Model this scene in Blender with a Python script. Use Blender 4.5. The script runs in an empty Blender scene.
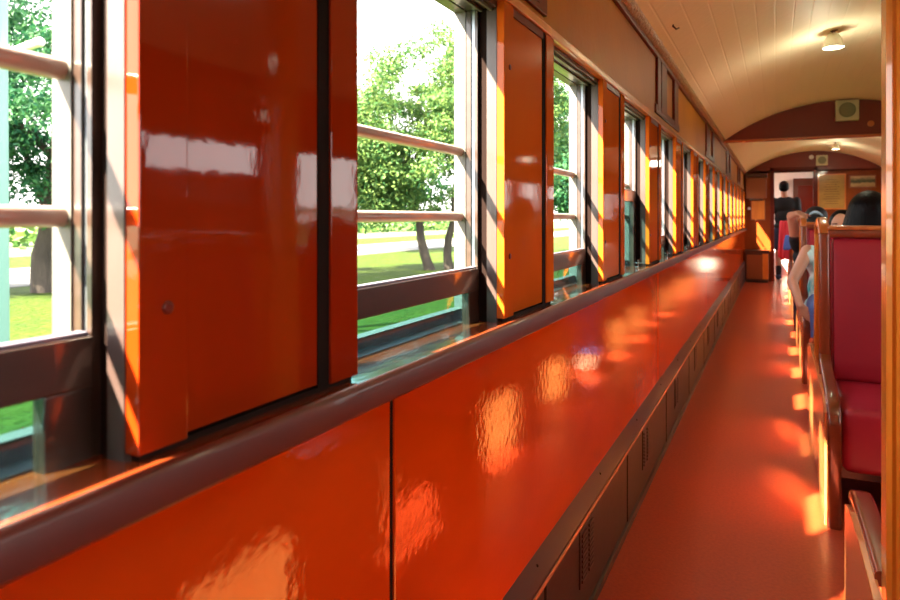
import bpy, bmesh, math, random
from mathutils import Vector, Matrix, noise
R = random.Random(7)
S = bpy.context.scene
COL = S.collection
PI = math.pi

# ------------------------------------------------------------------ helpers
class MB:
    """collects geometry; build() links it as ONE mesh object"""
    def __init__(s):
        s.bm = bmesh.new()
    def box(s, x0, x1, y0, y1, z0, z1, bev=0, seg=2):
        t = bmesh.new()
        vs = [t.verts.new((x, y, z)) for x in (x0, x1) for y in (y0, y1) for z in (z0, z1)]
        for f in ((0,1,3,2),(4,6,7,5),(0,4,5,1),(2,3,7,6),(0,2,6,4),(1,5,7,3)):
            t.faces.new([vs[i] for i in f])
        bmesh.ops.recalc_face_normals(t, faces=t.faces)
        if bev:
            bmesh.ops.bevel(t, geom=t.edges[:], offset=bev, segments=seg, profile=.6, affect='EDGES')
        s.merge(t)
        return s
    def merge(s, t, mat=None):
        me = bpy.data.meshes.new('tmp'); t.to_mesh(me); t.free()
        if mat is not None: me.transform(mat)
        s.bm.from_mesh(me); bpy.data.meshes.remove(me)
    def prism(s, poly, axis, a, b, bev=0):
        """poly: list of 2D points; axis 0: (y,z) extruded in x, 1: (x,z) in y, 2: (x,y) in z"""
        t = bmesh.new()
        def P(p, h):
            return {0:(h,p[0],p[1]), 1:(p[0],h,p[1]), 2:(p[0],p[1],h)}[axis]
        A = [t.verts.new(P(p, a)) for p in poly]; B = [t.verts.new(P(p, b)) for p in poly]
        t.faces.new(A); t.faces.new(B[::-1])
        n = len(poly)
        for i in range(n):
            t.faces.new((A[i], A[(i+1)%n], B[(i+1)%n], B[i]))
        bmesh.ops.recalc_face_normals(t, faces=t.faces)
        if bev:
            bmesh.ops.bevel(t, geom=t.edges[:], offset=bev, segments=2, profile=.6, affect='EDGES')
        s.merge(t); return s
    def tube(s, pts, r, n=12, cap=True, flat=1.0, up=(0,0,1)):
        pts = [Vector(p) for p in pts]
        rs = r if isinstance(r, (list, tuple)) else [r]*len(pts)
        t = bmesh.new(); rings = []
        for i, p in enumerate(pts):
            d = (pts[min(i+1, len(pts)-1)] - pts[max(i-1, 0)]).normalized()
            u = Vector(up)
            if abs(d.dot(u)) > .95: u = Vector((1,0,0))
            a = d.cross(u).normalized(); b = a.cross(d).normalized()
            rings.append([t.verts.new(p + a*rs[i]*math.cos(2*PI*k/n) + b*rs[i]*flat*math.sin(2*PI*k/n)) for k in range(n)])
        for i in range(len(rings)-1):
            for k in range(n):
                t.faces.new((rings[i][k], rings[i][(k+1)%n], rings[i+1][(k+1)%n], rings[i+1][k]))
        if cap:
            t.faces.new(rings[0]); t.faces.new(rings[-1])
        bmesh.ops.recalc_face_normals(t, faces=t.faces)
        s.merge(t); return s
    def ribbon(s, pts, w, h, rnd=.35, n=16):
        """rounded-rectangle section (w along x, h across) swept along a path in a y-z plane"""
        pts = [Vector(p) for p in pts]
        t = bmesh.new(); rings = []
        for i, p in enumerate(pts):
            d = (pts[min(i+1, len(pts)-1)] - pts[max(i-1, 0)]).normalized()
            a = Vector((1,0,0)); b = a.cross(d).normalized()
            ring = []
            for k in range(n):
                an = 2*PI*(k+.5)/n; c, q = math.cos(an), math.sin(an)
                e = 2/ (2+6*(1-rnd))
                cx = math.copysign(abs(c)**e, c); cy = math.copysign(abs(q)**e, q)
                ring.append(t.verts.new(p + a*cx*w/2 + b*cy*h/2))
            rings.append(ring)
        for i in range(len(rings)-1):
            for k in range(n):
                t.faces.new((rings[i][k], rings[i][(k+1)%n], rings[i+1][(k+1)%n], rings[i+1][k]))
        t.faces.new(rings[0]); t.faces.new(rings[-1])
        bmesh.ops.recalc_face_normals(t, faces=t.faces)
        s.merge(t); return s
    def lathe(s, prof, center, axis='Z', n=28):
        t = bmesh.new(); rings = []
        for r, z in prof:
            rings.append([t.verts.new((max(r,1e-4)*math.cos(2*PI*k/n), max(r,1e-4)*math.sin(2*PI*k/n), z)) for k in range(n)])
        for i in range(len(rings)-1):
            for k in range(n):
                t.faces.new((rings[i][k], rings[i][(k+1)%n], rings[i+1][(k+1)%n], rings[i+1][k]))
        t.faces.new(rings[0]); t.faces.new(rings[-1])
        bmesh.ops.recalc_face_normals(t, faces=t.faces)
        m = Matrix.Translation(center)
        if axis == 'Y': m = m @ Matrix.Rotation(PI/2, 4, 'X')
        if axis == 'X': m = m @ Matrix.Rotation(PI/2, 4, 'Y')
        s.merge(t, m); return s
    def ell(s, c, r, rot=None, sub=3):
        t = bmesh.new()
        bmesh.ops.create_icosphere(t, subdivisions=sub, radius=1)
        m = Matrix.Translation(c)
        if rot: m = m @ rot
        s.merge(t, m @ Matrix.Diagonal((r[0], r[1], r[2], 1))); return s
    def capsule(s, a, b, ra, rb, n=14):
        a, b = Vector(a), Vector(b); d = b-a; L = max(d.length, 1e-5); d = d/L
        pts = []; rr = []
        for k in range(5):
            an = -PI/2 + PI/2*k/4
            pts.append(a + d*ra*math.sin(an)); rr.append(max(ra*math.cos(an), 1e-3))
        for k in range(5):
            an = PI/2*k/4
            pts.append(b + d*rb*math.sin(an)); rr.append(max(rb*math.cos(an), 1e-3))
        return s.tube(pts, rr, n)
    def build(s, name, mat, parent=None, smooth=False, loc=None):
        me = bpy.data.meshes.new(name); s.bm.to_mesh(me); s.bm.free()
        me.materials.append(mat)
        if smooth and smooth != 30:
            for p in me.polygons: p.use_smooth = True
            try: me.set_sharp_from_angle(angle=math.radians(smooth if smooth is not True else 40))
            except Exception: pass
        o = bpy.data.objects.new(name, me); COL.objects.link(o)
        if parent: o.parent = parent
        if loc: o.location = loc
        return o

def empty(name, loc=(0,0,0), rz=0):
    o = bpy.data.objects.new(name, None); COL.objects.link(o)
    o.location = loc; o.rotation_euler = (0,0,rz); o.empty_display_size = .1
    return o
def tag(o, label=None, cat=None, group=None, kind=None):
    if label: o['label'] = label
    if cat: o['category'] = cat
    if group: o['group'] = group
    if kind: o['kind'] = kind
    return o
def struct(name, loc=(0,0,0)):
    o = empty(name, loc); o['kind'] = 'structure'; return o
def copy_tree(o, parent=None):
    c = o.copy(); COL.objects.link(c)
    if parent: c.parent = parent
    for ch in list(o.children): copy_tree(ch, c)
    return c
def remeshed(mb, name, mat, parent, voxel=.012, smooth=6):
    o = mb.build(name, mat, parent)
    m = o.modifiers.new('r', 'REMESH'); m.mode = 'VOXEL'; m.voxel_size = voxel; m.use_smooth_shade = True
    m2 = o.modifiers.new('s', 'SMOOTH'); m2.factor = .5; m2.iterations = smooth
    dg = bpy.context.evaluated_depsgraph_get()
    me = bpy.data.meshes.new_from_object(o.evaluated_get(dg))
    o.modifiers.clear(); old = o.data; o.data = me; bpy.data.meshes.remove(old); me.name = name
    if not me.materials: me.materials.append(mat)
    for p in me.polygons: p.use_smooth = True
    return o

# ------------------------------------------------------------------ materials
def mat(name, col, rough=.5, coat=0, coat_rough=.06, bump=None, var=0, var_scale=(6,6,6), col2=None, metal=0,
        spec=.5, emit=None, emit_s=0, bump2=None):
    m = bpy.data.materials.new(name); m.use_nodes = True
    nt = m.node_tree; b = nt.nodes['Principled BSDF']
    if name == 'black_hair': spec = .1
    def sock(n, v):
        if n in b.inputs: b.inputs[n].default_value = v
    sock('Base Color', (*col, 1)); sock('Roughness', rough); sock('Metallic', metal)
    sock('Coat Weight', coat); sock('Coat Roughness', coat_rough); sock('Specular IOR Level', spec)
    if emit: sock('Emission Color', (*emit, 1)); sock('Emission Strength', emit_s)
    tc = nt.nodes.new('ShaderNodeTexCoord')
    if var or col2:
        mp = nt.nodes.new('ShaderNodeMapping'); mp.inputs['Scale'].default_value = var_scale
        nz = nt.nodes.new('ShaderNodeTexNoise'); nz.inputs['Scale'].default_value = 1; nz.inputs['Detail'].default_value = 5
        nt.links.new(tc.outputs['Object'], mp.inputs['Vector']); nt.links.new(mp.outputs['Vector'], nz.inputs['Vector'])
        rp = nt.nodes.new('ShaderNodeValToRGB')
        rp.color_ramp.elements[0].position = .3; rp.color_ramp.elements[1].position = .7
        c2 = col2 or tuple(x*(1-var) for x in col)
        rp.color_ramp.elements[0].color = (*c2, 1); rp.color_ramp.elements[1].color = (*col, 1)
        nt.links.new(nz.outputs['Fac'], rp.inputs['Fac']); nt.links.new(rp.outputs['Color'], b.inputs['Base Color'])
    if bump:
        sc, strength, dist = bump
        mp = nt.nodes.new('ShaderNodeMapping')
        mp.inputs['Scale'].default_value = sc if isinstance(sc, tuple) else (sc,)*3
        nz = nt.nodes.new('ShaderNodeTexNoise'); nz.inputs['Scale'].default_value = 1; nz.inputs['Detail'].default_value = 2
        nt.links.new(tc.outputs['Object'], mp.inputs['Vector']); nt.links.new(mp.outputs['Vector'], nz.inputs['Vector'])
        bp = nt.nodes.new('ShaderNodeBump'); bp.inputs['Strength'].default_value = strength; bp.inputs['Distance'].default_value = dist
        nt.links.new(nz.outputs['Fac'], bp.inputs['Height'])
        nt.links.new(bp.outputs['Normal'], b.inputs['Normal'])
        if 'Coat Normal' in b.inputs: nt.links.new(bp.outputs['Normal'], b.inputs['Coat Normal'])
    return m

M = {}
RIP = ((95, 95, 55), .5, .00016)
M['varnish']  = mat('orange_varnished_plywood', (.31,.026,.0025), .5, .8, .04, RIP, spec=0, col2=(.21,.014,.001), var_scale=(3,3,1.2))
M['amber'] = mat('varnished_plywood_painted_glow', (.54,.105,.010), .5, .5, .045, RIP, spec=0, col2=(.42,.07,.006), var_scale=(3,3,1.2))  # same plywood, warm reflected light put into a lighter base colour
M['varnish_low'] = mat('orange_varnished_wainscot', (.61,.056,.0012), .5, .85, .05, ((60,60,60), .5, .0007), spec=0, col2=(.42,.030,.0006), var_scale=(2,1.2,3))
M['frieze']   = mat('tan_varnished_frieze', (.50,.17,.012), .5, .1, .15, ((14,30,30), .2, .005), col2=(.38,.12,.015), var_scale=(2,2,2), spec=.15)
M['honey']    = mat('honey_varnished_wood', (.74,.24,.03), .32, 1, .06, ((20,20,6), .2, .004), col2=(.62,.17,.018), var_scale=(30,30,3))
M['benchwood']= mat('orange_bench_varnish', (.60,.17,.028), .3, 1, .06, ((20,20,6), .2, .003), col2=(.46,.10,.016), var_scale=(30,30,3))
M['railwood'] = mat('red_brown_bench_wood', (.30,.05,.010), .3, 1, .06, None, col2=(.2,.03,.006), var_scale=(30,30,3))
M['endwood'] = mat('dark_amber_end_wall', (.27,.050,.004), .45, .4, .08, RIP, spec=.2, col2=(.20,.032,.002), var_scale=(3,3,1.2))
M['postwood'] = mat('amber_varnished_post', (.86,.31,.03), .3, 1, .05, ((30,30,5), .2, .003), col2=(.72,.22,.018), var_scale=(60,60,4))
M['panelwood']= mat('reddish_bench_wood', (.88,.34,.10), .26, 1, .16, None, col2=(.76,.25,.065), var_scale=(6,4,20))
M['panelwood'].node_tree.nodes['Principled BSDF'].inputs['Coat IOR'].default_value = 2.1
M['armwood']  = mat('dark_amber_arm_wood', (.22,.04,.009), .28, 1, .05, None, col2=(.15,.025,.006), var_scale=(30,4,30))
M['redwood']  = mat('dark_red_rail_wood', (.13,.012,.004), .42, .15, .1, RIP, spec=.2)
M['beam']     = mat('red_brown_beam_paint', (.20,.022,.006), .5, .1, .2, ((30,30,30), .2, .004))
M['groove']   = mat('dark_joint_and_shade', (.010,.004,.003), .8, spec=.1)  # near-black for joints, also painted shade under piers and in window grooves
M['dark']     = mat('dark_varnish', (.036,.008,.005), .4, .25, .12, ((25,10,25), .2, .001), col2=(.025,.005,.003), var_scale=(8,2,8))
M['duct']     = mat('dark_brown_duct_paint', (.022,.005,.0035), .5, .1, .2, ((25,10,25), .2, .004))
M['bead']     = mat('orange_bead', (.5,.11,.02), .35, 1, .08)
M['sillwood'] = mat('red_brown_sill_varnish', (.26,.045,.010), .26, 1, .04, ((40,12,40), .3, .004), col2=(.17,.026,.006), var_scale=(30,3,30))
M['lip_dark'] = mat('dark_red_sill_edge', (.09,.008,.003), .45, .25, .06, RIP)
M['sash']     = mat('dark_brown_sash', (.040,.021,.015), .35, .6, .08, ((30,5,30), .2, .003), col2=(.026,.013,.009), var_scale=(20,3,40))
M['jamb']     = mat('mauve_brown_jamb_paint', (.052,.031,.028), .4, .3, .2, ((30,30,10), .15, .003))
M['cream']    = mat('cream_outer_paint', (.10,.094,.086), .5, .2, .2)
M['barwood']  = mat('pale_brown_bar', (.30,.19,.155), .35, .6, .1)
M['metal']    = mat('grey_metal_channel', (.30,.34,.39), .32, metal=.85)
M['chrome']   = mat('bright_chrome', (.85,.87,.88), .12, metal=1)
M['outsill']  = mat('grey_violet_outer_sill', (.13,.115,.16), .4, .3, .2)
M['rubber']   = mat('black_rubber', (.015,.015,.017), .5)
M['vinyl']    = mat('burgundy_vinyl', (.37,.014,.030), .42, .12, .22, ((25,25,25), .2, .003), spec=.35, col2=(.33,.013,.03), var_scale=(5,5,5))
M['floor']    = mat('red_brown_linoleum', (.46,.055,.013), .5, .45, .24, ((160,160,160), .12, .002), spec=.3, col2=(.36,.038,.009), var_scale=(90,90,90))
M['box']      = mat('ivory_speaker_box', (.62,.60,.42), .5)
M['grille']   = mat('olive_grey_grille', (.26,.27,.18), .6, bump=((300,300,300), .6, .003))
M['enamel']   = mat('white_enamel', (.78,.80,.68), .3, .5, .1)
M['bulb']     = mat('lit_bulb', (1,1,.9), .4, emit=(.93,1,.80), emit_s=9)
M['gold']     = mat('golden_board', (.52,.30,.045), .45, .3, .2, col2=(.36,.19,.03), var_scale=(3,3,9))
M['ink']      = mat('faded_ink', (.20,.10,.02), .6)
M['pale_wall']= mat('pale_pink_wall', (.86,.74,.70), .6)
M['door']     = mat('dark_wood_door', (.10,.020,.006), .4, .4, .08, RIP)
M['cab']      = mat('brown_cabinet', (.26,.06,.016), .35, .8, .1, RIP)
M['cabdark']  = mat('dark_cabinet', (.07,.018,.010), .4, .5, .15)
M['skin']     = mat('skin', (.52,.26,.17), .5)
M['hair']     = mat('black_hair', (.004,.004,.006), .40, 0, .25, ((180,180,6), .7, .004))
M['blackcloth']=mat('black_cloth', (.008,.009,.012), .8, bump=((30,30,30), .4, .01))
M['navy']     = mat('navy_cloth', (.022,.03,.07), .8)
M['denim']    = mat('blue_denim', (.06,.13,.38), .8)
M['teal_shirt']=mat('teal_white_cloth', (.86,.96,.97), .8, col2=(.0,.50,.56), var_scale=(22,22,9))
M['red']      = mat('red_cloth', (.72,.04,.06), .8)
M['bluecloth']= mat('blue_cloth', (.10,.2,.62), .8)
M['capblack'] = mat('black_cap_cloth', (.012,.02,.028), .6)
M['lightblue']= mat('light_blue_print', (.42,.66,.86), .6)
M['shoe']     = mat('dark_blue_shoe', (.03,.05,.12), .6)
M['white']    = mat('white_plastic', (.82,.8,.76), .5)
M['eye']      = mat('dark_eye', (.02,.012,.01), .2)
M['lip']      = mat('lip', (.42,.12,.10), .5)
M['teal_post']= mat('pale_teal_pole_paint', (.13,.26,.23), .5)
M['bark']     = mat('grey_brown_bark', (.06,.046,.036), .9, bump=((12,12,3), .9, .05), col2=(.028,.022,.018), var_scale=(6,6,1.5))
M['road']     = mat('pale_road', (.11,.105,.10), .9)
M['fieldfar'] = mat('pale_far_field', (.09,.13,.045), .9)

def grass_mat():
    m = mat('lawn_grass', (.040,.062,.005), .9, bump=((5,5,5), 1, .1), col2=(.022,.046,.0045), var_scale=(1.6,1.6,1.6), spec=.1)
    return m
M['grass'] = grass_mat()
def leaf_mat(name, c1, c2):
    m = bpy.data.materials.new(name); m.use_nodes = True; nt = m.node_tree
    out = nt.nodes['Material Output']; b = nt.nodes['Principled BSDF']
    b.inputs['Roughness'].default_value = .55; b.inputs['Specular IOR Level'].default_value = .2
    geo = nt.nodes.new('ShaderNodeNewGeometry')
    rp = nt.nodes.new('ShaderNodeValToRGB')
    rp.color_ramp.elements[0].color = (*c1, 1); rp.color_ramp.elements[1].color = (*c2, 1)
    nt.links.new(geo.outputs['Random Per Island'], rp.inputs['Fac'])
    nt.links.new(rp.outputs['Color'], b.inputs['Base Color'])
    tr = nt.nodes.new('ShaderNodeBsdfTranslucent'); nt.links.new(rp.outputs['Color'], tr.inputs['Color'])
    mx = nt.nodes.new('ShaderNodeMixShader'); mx.inputs['Fac'].default_value = .3
    nt.links.new(b.outputs[0], mx.inputs[1]); nt.links.new(tr.outputs[0], mx.inputs[2])
    nt.links.new(mx.outputs[0], out.inputs['Surface'])
    return m
M['leaf_dark']  = leaf_mat('deep_green_leaves', (.008,.072,.036), (.045,.14,.045))
M['leaf_light'] = leaf_mat('fresh_green_leaves', (.020,.092,.028), (.135,.21,.05))
M['leaf_hedge'] = leaf_mat('hedge_leaves', (.010,.026,.006), (.03,.05,.012))
def glass_mat(name, tint):
    m = bpy.data.materials.new(name); m.use_nodes = True; nt = m.node_tree
    nt.nodes.remove(nt.nodes['Principled BSDF']); out = nt.nodes['Material Output']
    t = nt.nodes.new('ShaderNodeBsdfTransparent'); t.inputs['Color'].default_value = (*tint, 1)
    g = nt.nodes.new('ShaderNodeBsdfGlossy'); g.inputs['Roughness'].default_value = .02
    lw = nt.nodes.new('ShaderNodeLayerWeight'); lw.inputs['Blend'].default_value = .5
    pw = nt.nodes.new('ShaderNodeMath'); pw.operation = 'POWER'; pw.inputs[1].default_value = 5
    nt.links.new(lw.outputs['Facing'], pw.inputs[0])
    fr = nt.nodes.new('ShaderNodeMath'); fr.operation = 'MULTIPLY_ADD'; fr.inputs[1].default_value = .9; fr.inputs[2].default_value = .03
    nt.links.new(pw.outputs[0], fr.inputs[0])
    mx = nt.nodes.new('ShaderNodeMixShader')
    nt.links.new(fr.outputs[0], mx.inputs[0]); nt.links.new(t.outputs[0], mx.inputs[1]); nt.links.new(g.outputs[0], mx.inputs[2])
    nt.links.new(mx.outputs[0], out.inputs['Surface'])
    return m
M['clear'] = glass_mat('clear_glass', (.95,.97,.96))
M['glass'] = glass_mat('teal_tinted_glass', (.40,.62,.64))
def ceiling_mat():
    m = mat('cream_painted_ceiling_boards', (.93,.78,.56), .55, 0, .35, spec=.2)
    nt = m.node_tree; b = nt.nodes['Principled BSDF']
    tc = nt.nodes.new('ShaderNodeTexCoord'); sp = nt.nodes.new('ShaderNodeSeparateXYZ')
    nt.links.new(tc.outputs['Object'], sp.inputs[0])
    mul = nt.nodes.new('ShaderNodeMath'); mul.operation = 'MULTIPLY'; mul.inputs[1].default_value = 1/.085
    fr = nt.nodes.new('ShaderNodeMath'); fr.operation = 'FRACT'
    nt.links.new(sp.outputs['X'], mul.inputs[0]); nt.links.new(mul.outputs[0], fr.inputs[0])
    sub = nt.nodes.new('ShaderNodeMath'); sub.operation = 'SUBTRACT'; sub.inputs[1].default_value = .5
    ab = nt.nodes.new('ShaderNodeMath'); ab.operation = 'ABSOLUTE'
    nt.links.new(fr.outputs[0], sub.inputs[0]); nt.links.new(sub.outputs[0], ab.inputs[0])
    mr = nt.nodes.new('ShaderNodeMapRange'); mr.inputs['From Min'].default_value = .44; mr.inputs['From Max'].default_value = .5
    mr.inputs['To Min'].default_value = 1; mr.inputs['To Max'].default_value = 0
    nt.links.new(ab.outputs[0], mr.inputs['Value'])
    mp = nt.nodes.new('ShaderNodeMapping'); mp.inputs['Scale'].default_value = (14, 34, 14)
    nz = nt.nodes.new('ShaderNodeTexNoise'); nz.inputs['Scale'].default_value = 1; nz.inputs['Detail'].default_value = 3
    nt.links.new(tc.outputs['Object'], mp.inputs['Vector']); nt.links.new(mp.outputs[0], nz.inputs['Vector'])
    ad = nt.nodes.new('ShaderNodeMath'); ad.operation = 'MULTIPLY_ADD'; ad.inputs[1].default_value = 1.1
    nt.links.new(nz.outputs['Fac'], ad.inputs[0]); nt.links.new(mr.outputs[0], ad.inputs[2])
    bp = nt.nodes.new('ShaderNodeBump'); bp.inputs['Strength'].default_value = .30; bp.inputs['Distance'].default_value = .005
    nt.links.new(ad.outputs[0], bp.inputs['Height']); nt.links.new(bp.outputs[0], b.inputs['Normal']); nt.links.new(bp.outputs[0], b.inputs['Coat Normal'])
    return m
M['ceiling'] = ceiling_mat()
def cornice_mat():
    return mat('mottled_tan_cornice', (.55,.33,.15), .45, .5, .15, ((70,55,70), 1, .012), col2=(.30,.15,.06), var_scale=(60,45,60))
M['cornice'] = cornice_mat()

# ------------------------------------------------------------------ camera
H = 1.12; F = 680.0; VP = (775.5, 216.5)
yaw = math.atan((VP[0]-450)/F)
cam = bpy.data.cameras.new('camera'); cam.sensor_width = 36; cam.lens = F*36/900
cam.shift_y = -(300-VP[1])/900; cam.clip_start = .02; cam.clip_end = 500
cam.dof.use_dof = True; cam.dof.focus_distance = 1.7; cam.dof.aperture_fstop = 6.3
co = bpy.data.objects.new('camera', cam); COL.objects.link(co)
co.location = (0,0,H); co.rotation_euler = (PI/2, 0, yaw); S.camera = co
cc, ss = math.cos(yaw), math.sin(yaw)
def at(u, v, w):
    """a point w metres deep along the view through pixel (u, v)"""
    a = (u-450)/F*w; return Vector((a*cc - w*ss, a*ss + w*cc, H - (v-VP[1])/F*w))

# ------------------------------------------------------------------ carriage constants
XW = -.496          # wainscot face
XP = -.482          # pier face
Y0, Y1 = -3.1, 13.0 # carriage ends
PER, PL, PW = .853, .402, .332   # pier period, first pier start, width
ZS, ZH = .905, 1.547
XR = 1.62           # right wall face
NP = 15
piers = [PL + PER*k for k in range(-4, 14)]; PWS = {y: PW for y in piers}
PWS[piers[-1]] = .67; piers.append(12.70); PWS[12.70] = .30

# ---- floor
f = MB().box(-.60, XR+.1, Y0-.1, Y1+.05, -.08, 0)
o = f.build('floor', M['floor']); o['kind'] = 'structure'

# ---- left wall
wl = struct('wall_left')
c = MB().box(-.59, -.512, Y0, Y1, 0, .885)
for y in piers: c.box(-.59, -.512, max(y+.014, Y0), min(y+PWS[y]-.014, Y1), .885, ZH+.01)
c.box(-.59, -.512, Y0, Y1, ZH, 1.95)
c.build('wall_core', M['groove'], wl)
PJ = [.845 + 2.445*k for k in range(-2, 6)]
edges = [Y0] + [y for y in PJ if Y0 < y < Y1] + [Y1]
for a, b in zip(edges, edges[1:]):
    MB().box(-.512, XW, a+.006, b-.006, .33, .868, .003).build('wainscot_panel', M['varnish_low'], wl, 30)
    if b < Y1: MB().box(-.512, XW-.003, b-.0058, b+.0058, .33, .866).build('joint', M['groove'], wl)
for y in piers:
    if y + PW < Y0+.1: continue
    p = empty('pier', (0,0,0)); p.parent = wl
    w_ = PWS[y]; vm = M['varnish'] if y < .5 else M['amber']  # later piers take the variant with warm reflections painted in
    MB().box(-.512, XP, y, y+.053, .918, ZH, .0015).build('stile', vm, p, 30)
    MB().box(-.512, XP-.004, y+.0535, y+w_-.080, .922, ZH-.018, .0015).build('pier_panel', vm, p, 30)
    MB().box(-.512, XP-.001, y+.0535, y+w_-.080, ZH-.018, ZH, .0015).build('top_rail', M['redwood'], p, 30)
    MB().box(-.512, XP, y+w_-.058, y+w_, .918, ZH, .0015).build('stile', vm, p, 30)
    MB().box(-.512, XP-.003, y+w_-.0798, y+w_-.0582, .918, ZH).build('joint', M['groove'], p)
    MB().box(-.512, XP-.006, y+.006, y+w_-.006, .90, .918).build('plinth', M['groove'], p)  # near-black strip paints the shadow line between pier and sill
    pl = MB()
    for zz in (1.04, 1.42): pl.lathe([(.006,0),(.006,.0022),(.004,.003)], (XP-.0008, y+.03, zz), 'X', 12)
    pl.build('screw_plug', M['redwood'], p)
# frieze above windows
MB().box(-.512, XP+.004, Y0, Y1, ZH, ZH+.022, .004).build('header_rail', M['honey'], wl, 30)
MB().box(-.512, XW+.002, Y0, Y1, ZH+.022, ZH+.085, .002).build('header_board', M['frieze'], wl, 30)
fj = [3.22 + 2.45*k for k in range(-3, 5)]
st = MB(); 
prev = Y0
for y in fj:
    e = y if y < Y1 else Y1
    if e > prev: MB().box(-.512, XW, prev, e, ZH+.085, 1.858, .002).build('frieze_panel', M['frieze'], wl, 30)
    prev = y+.72
    if y > Y1-.8 or y+.72 < Y0: continue
    MB().box(-.512, XW+.012, y, y+.09, ZH+.06, 1.858, .003).build('frieze_stile', M['redwood'], wl, 30)
    MB().box(-.512, XW+.012, y+.115, y+.285, ZH+.06, 1.858, .003).build('frieze_stile', M['redwood'], wl, 30)
    MB().box(-.512, XW-.002, y+.285, y+.575, ZH+.085, 1.858).build('frieze_panel', M['frieze'], wl)
    MB().box(-.512, XW+.012, y+.575, y+.72, ZH+.06, 1.858, .003).build('frieze_stile', M['redwood'], wl, 30)
    MB().box(-.512, XW+.010, y-.04, y+.78, ZH+.045, ZH+.085, .003).build('frieze_rail', M['redwood'], wl, 30)
if prev < Y1: MB().box(-.512, XW, prev, Y1, ZH+.085, 1.858).build('frieze_panel', M['frieze'], wl)
MB().box(-.512, XW+.014, Y0, Y1, 1.848, 1.87, .004).build('cornice_bead', M['redwood'], wl, 30)

cn = MB().prism([(-.512,1.87),(-.480,1.87),(-.462,1.885),(-.452,1.906),(-.46,1.93),(-.512,1.93)], 1, Y0, Y1).build('trim_1', M['cornice'], None, 50)
cn['kind'] = 'structure'
# sill board
sb = MB().prism([(-.566,.880),(-.463,.876),(-.463,.913),(-.566,.908)], 1, Y0, Y1).build('trim_2', M['sillwood'], None, 30)
sb['kind'] = 'structure'
MB().prism([(-.463,.874),(-.455,.880),(-.455,.907),(-.459,.9135),(-.463,.9145)], 1, Y0, Y1).build('sill_lip', M['lip_dark'], sb, 50)
um = MB().box(-.512, -.484, Y0, Y1, .862, .879, .004).build('trim_3', M['bead'], None, 30); um['kind'] = 'structure'

# heating duct along the floor
bb = struct('baseboard_left')
MB().prism([(-.512,.352),(XW,.350),(-.470,.305),(-.470,.296),(-.512,.296)], 1, Y0, Y1).build('duct_rail', M['dark'], bb, 20)
MB().box(-.50, -.466, Y0, Y1, .286, .296, .003).build('duct_bead', M['bead'], bb, 30)
MB().box(-.512, -.478, Y0, Y1, .03, .286).build('duct_panel', M['duct'], bb)
MB().box(-.512, -.468, Y0, Y1, 0.0, .03, .006).build('base_strip', M['dark'], bb, 30)
for k in range(-3, 14):
    MB().box(-.4785, -.4765, 1.50+.96*k, 1.512+.96*k, .03, .286).build('duct_joint', M['groove'], bb)
for y in [Y0+.3+.61*k for k in range(26)]:
    MB().ell((-.486, y, .331), (.004,.004,.004), None, 2).build('rivet', M['groove'], bb)
vents = []
for k in range(0, 10):
    y = 1.88 + .96*k
    v = empty('vent_grille', (-.478, y, .19))
    MB().box(0, .0035, -.075, .075, -.078, .078, .0015).build('frame', M['duct'], v, 30)
    for j in range(10):
        MB().box(.0035, .0075, -.062, -.012, -.066+.0138*j, -.058+.0138*j, .001).build('slat', M['dark'], v)
    for j in range(10):
        MB().box(.0035, .0075, .012, .062, -.066+.0138*j, -.058+.0138*j, .001).build('slat', M['dark'], v)
    n = ['nearest','second','third','fourth','fifth','sixth','seventh','eighth','ninth','tenth'][k]
    tag(v, 'dark brown slatted vent low on the wall duct, %s along the aisle floor' % n, 'vent', 'vents in the floor duct')

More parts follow.
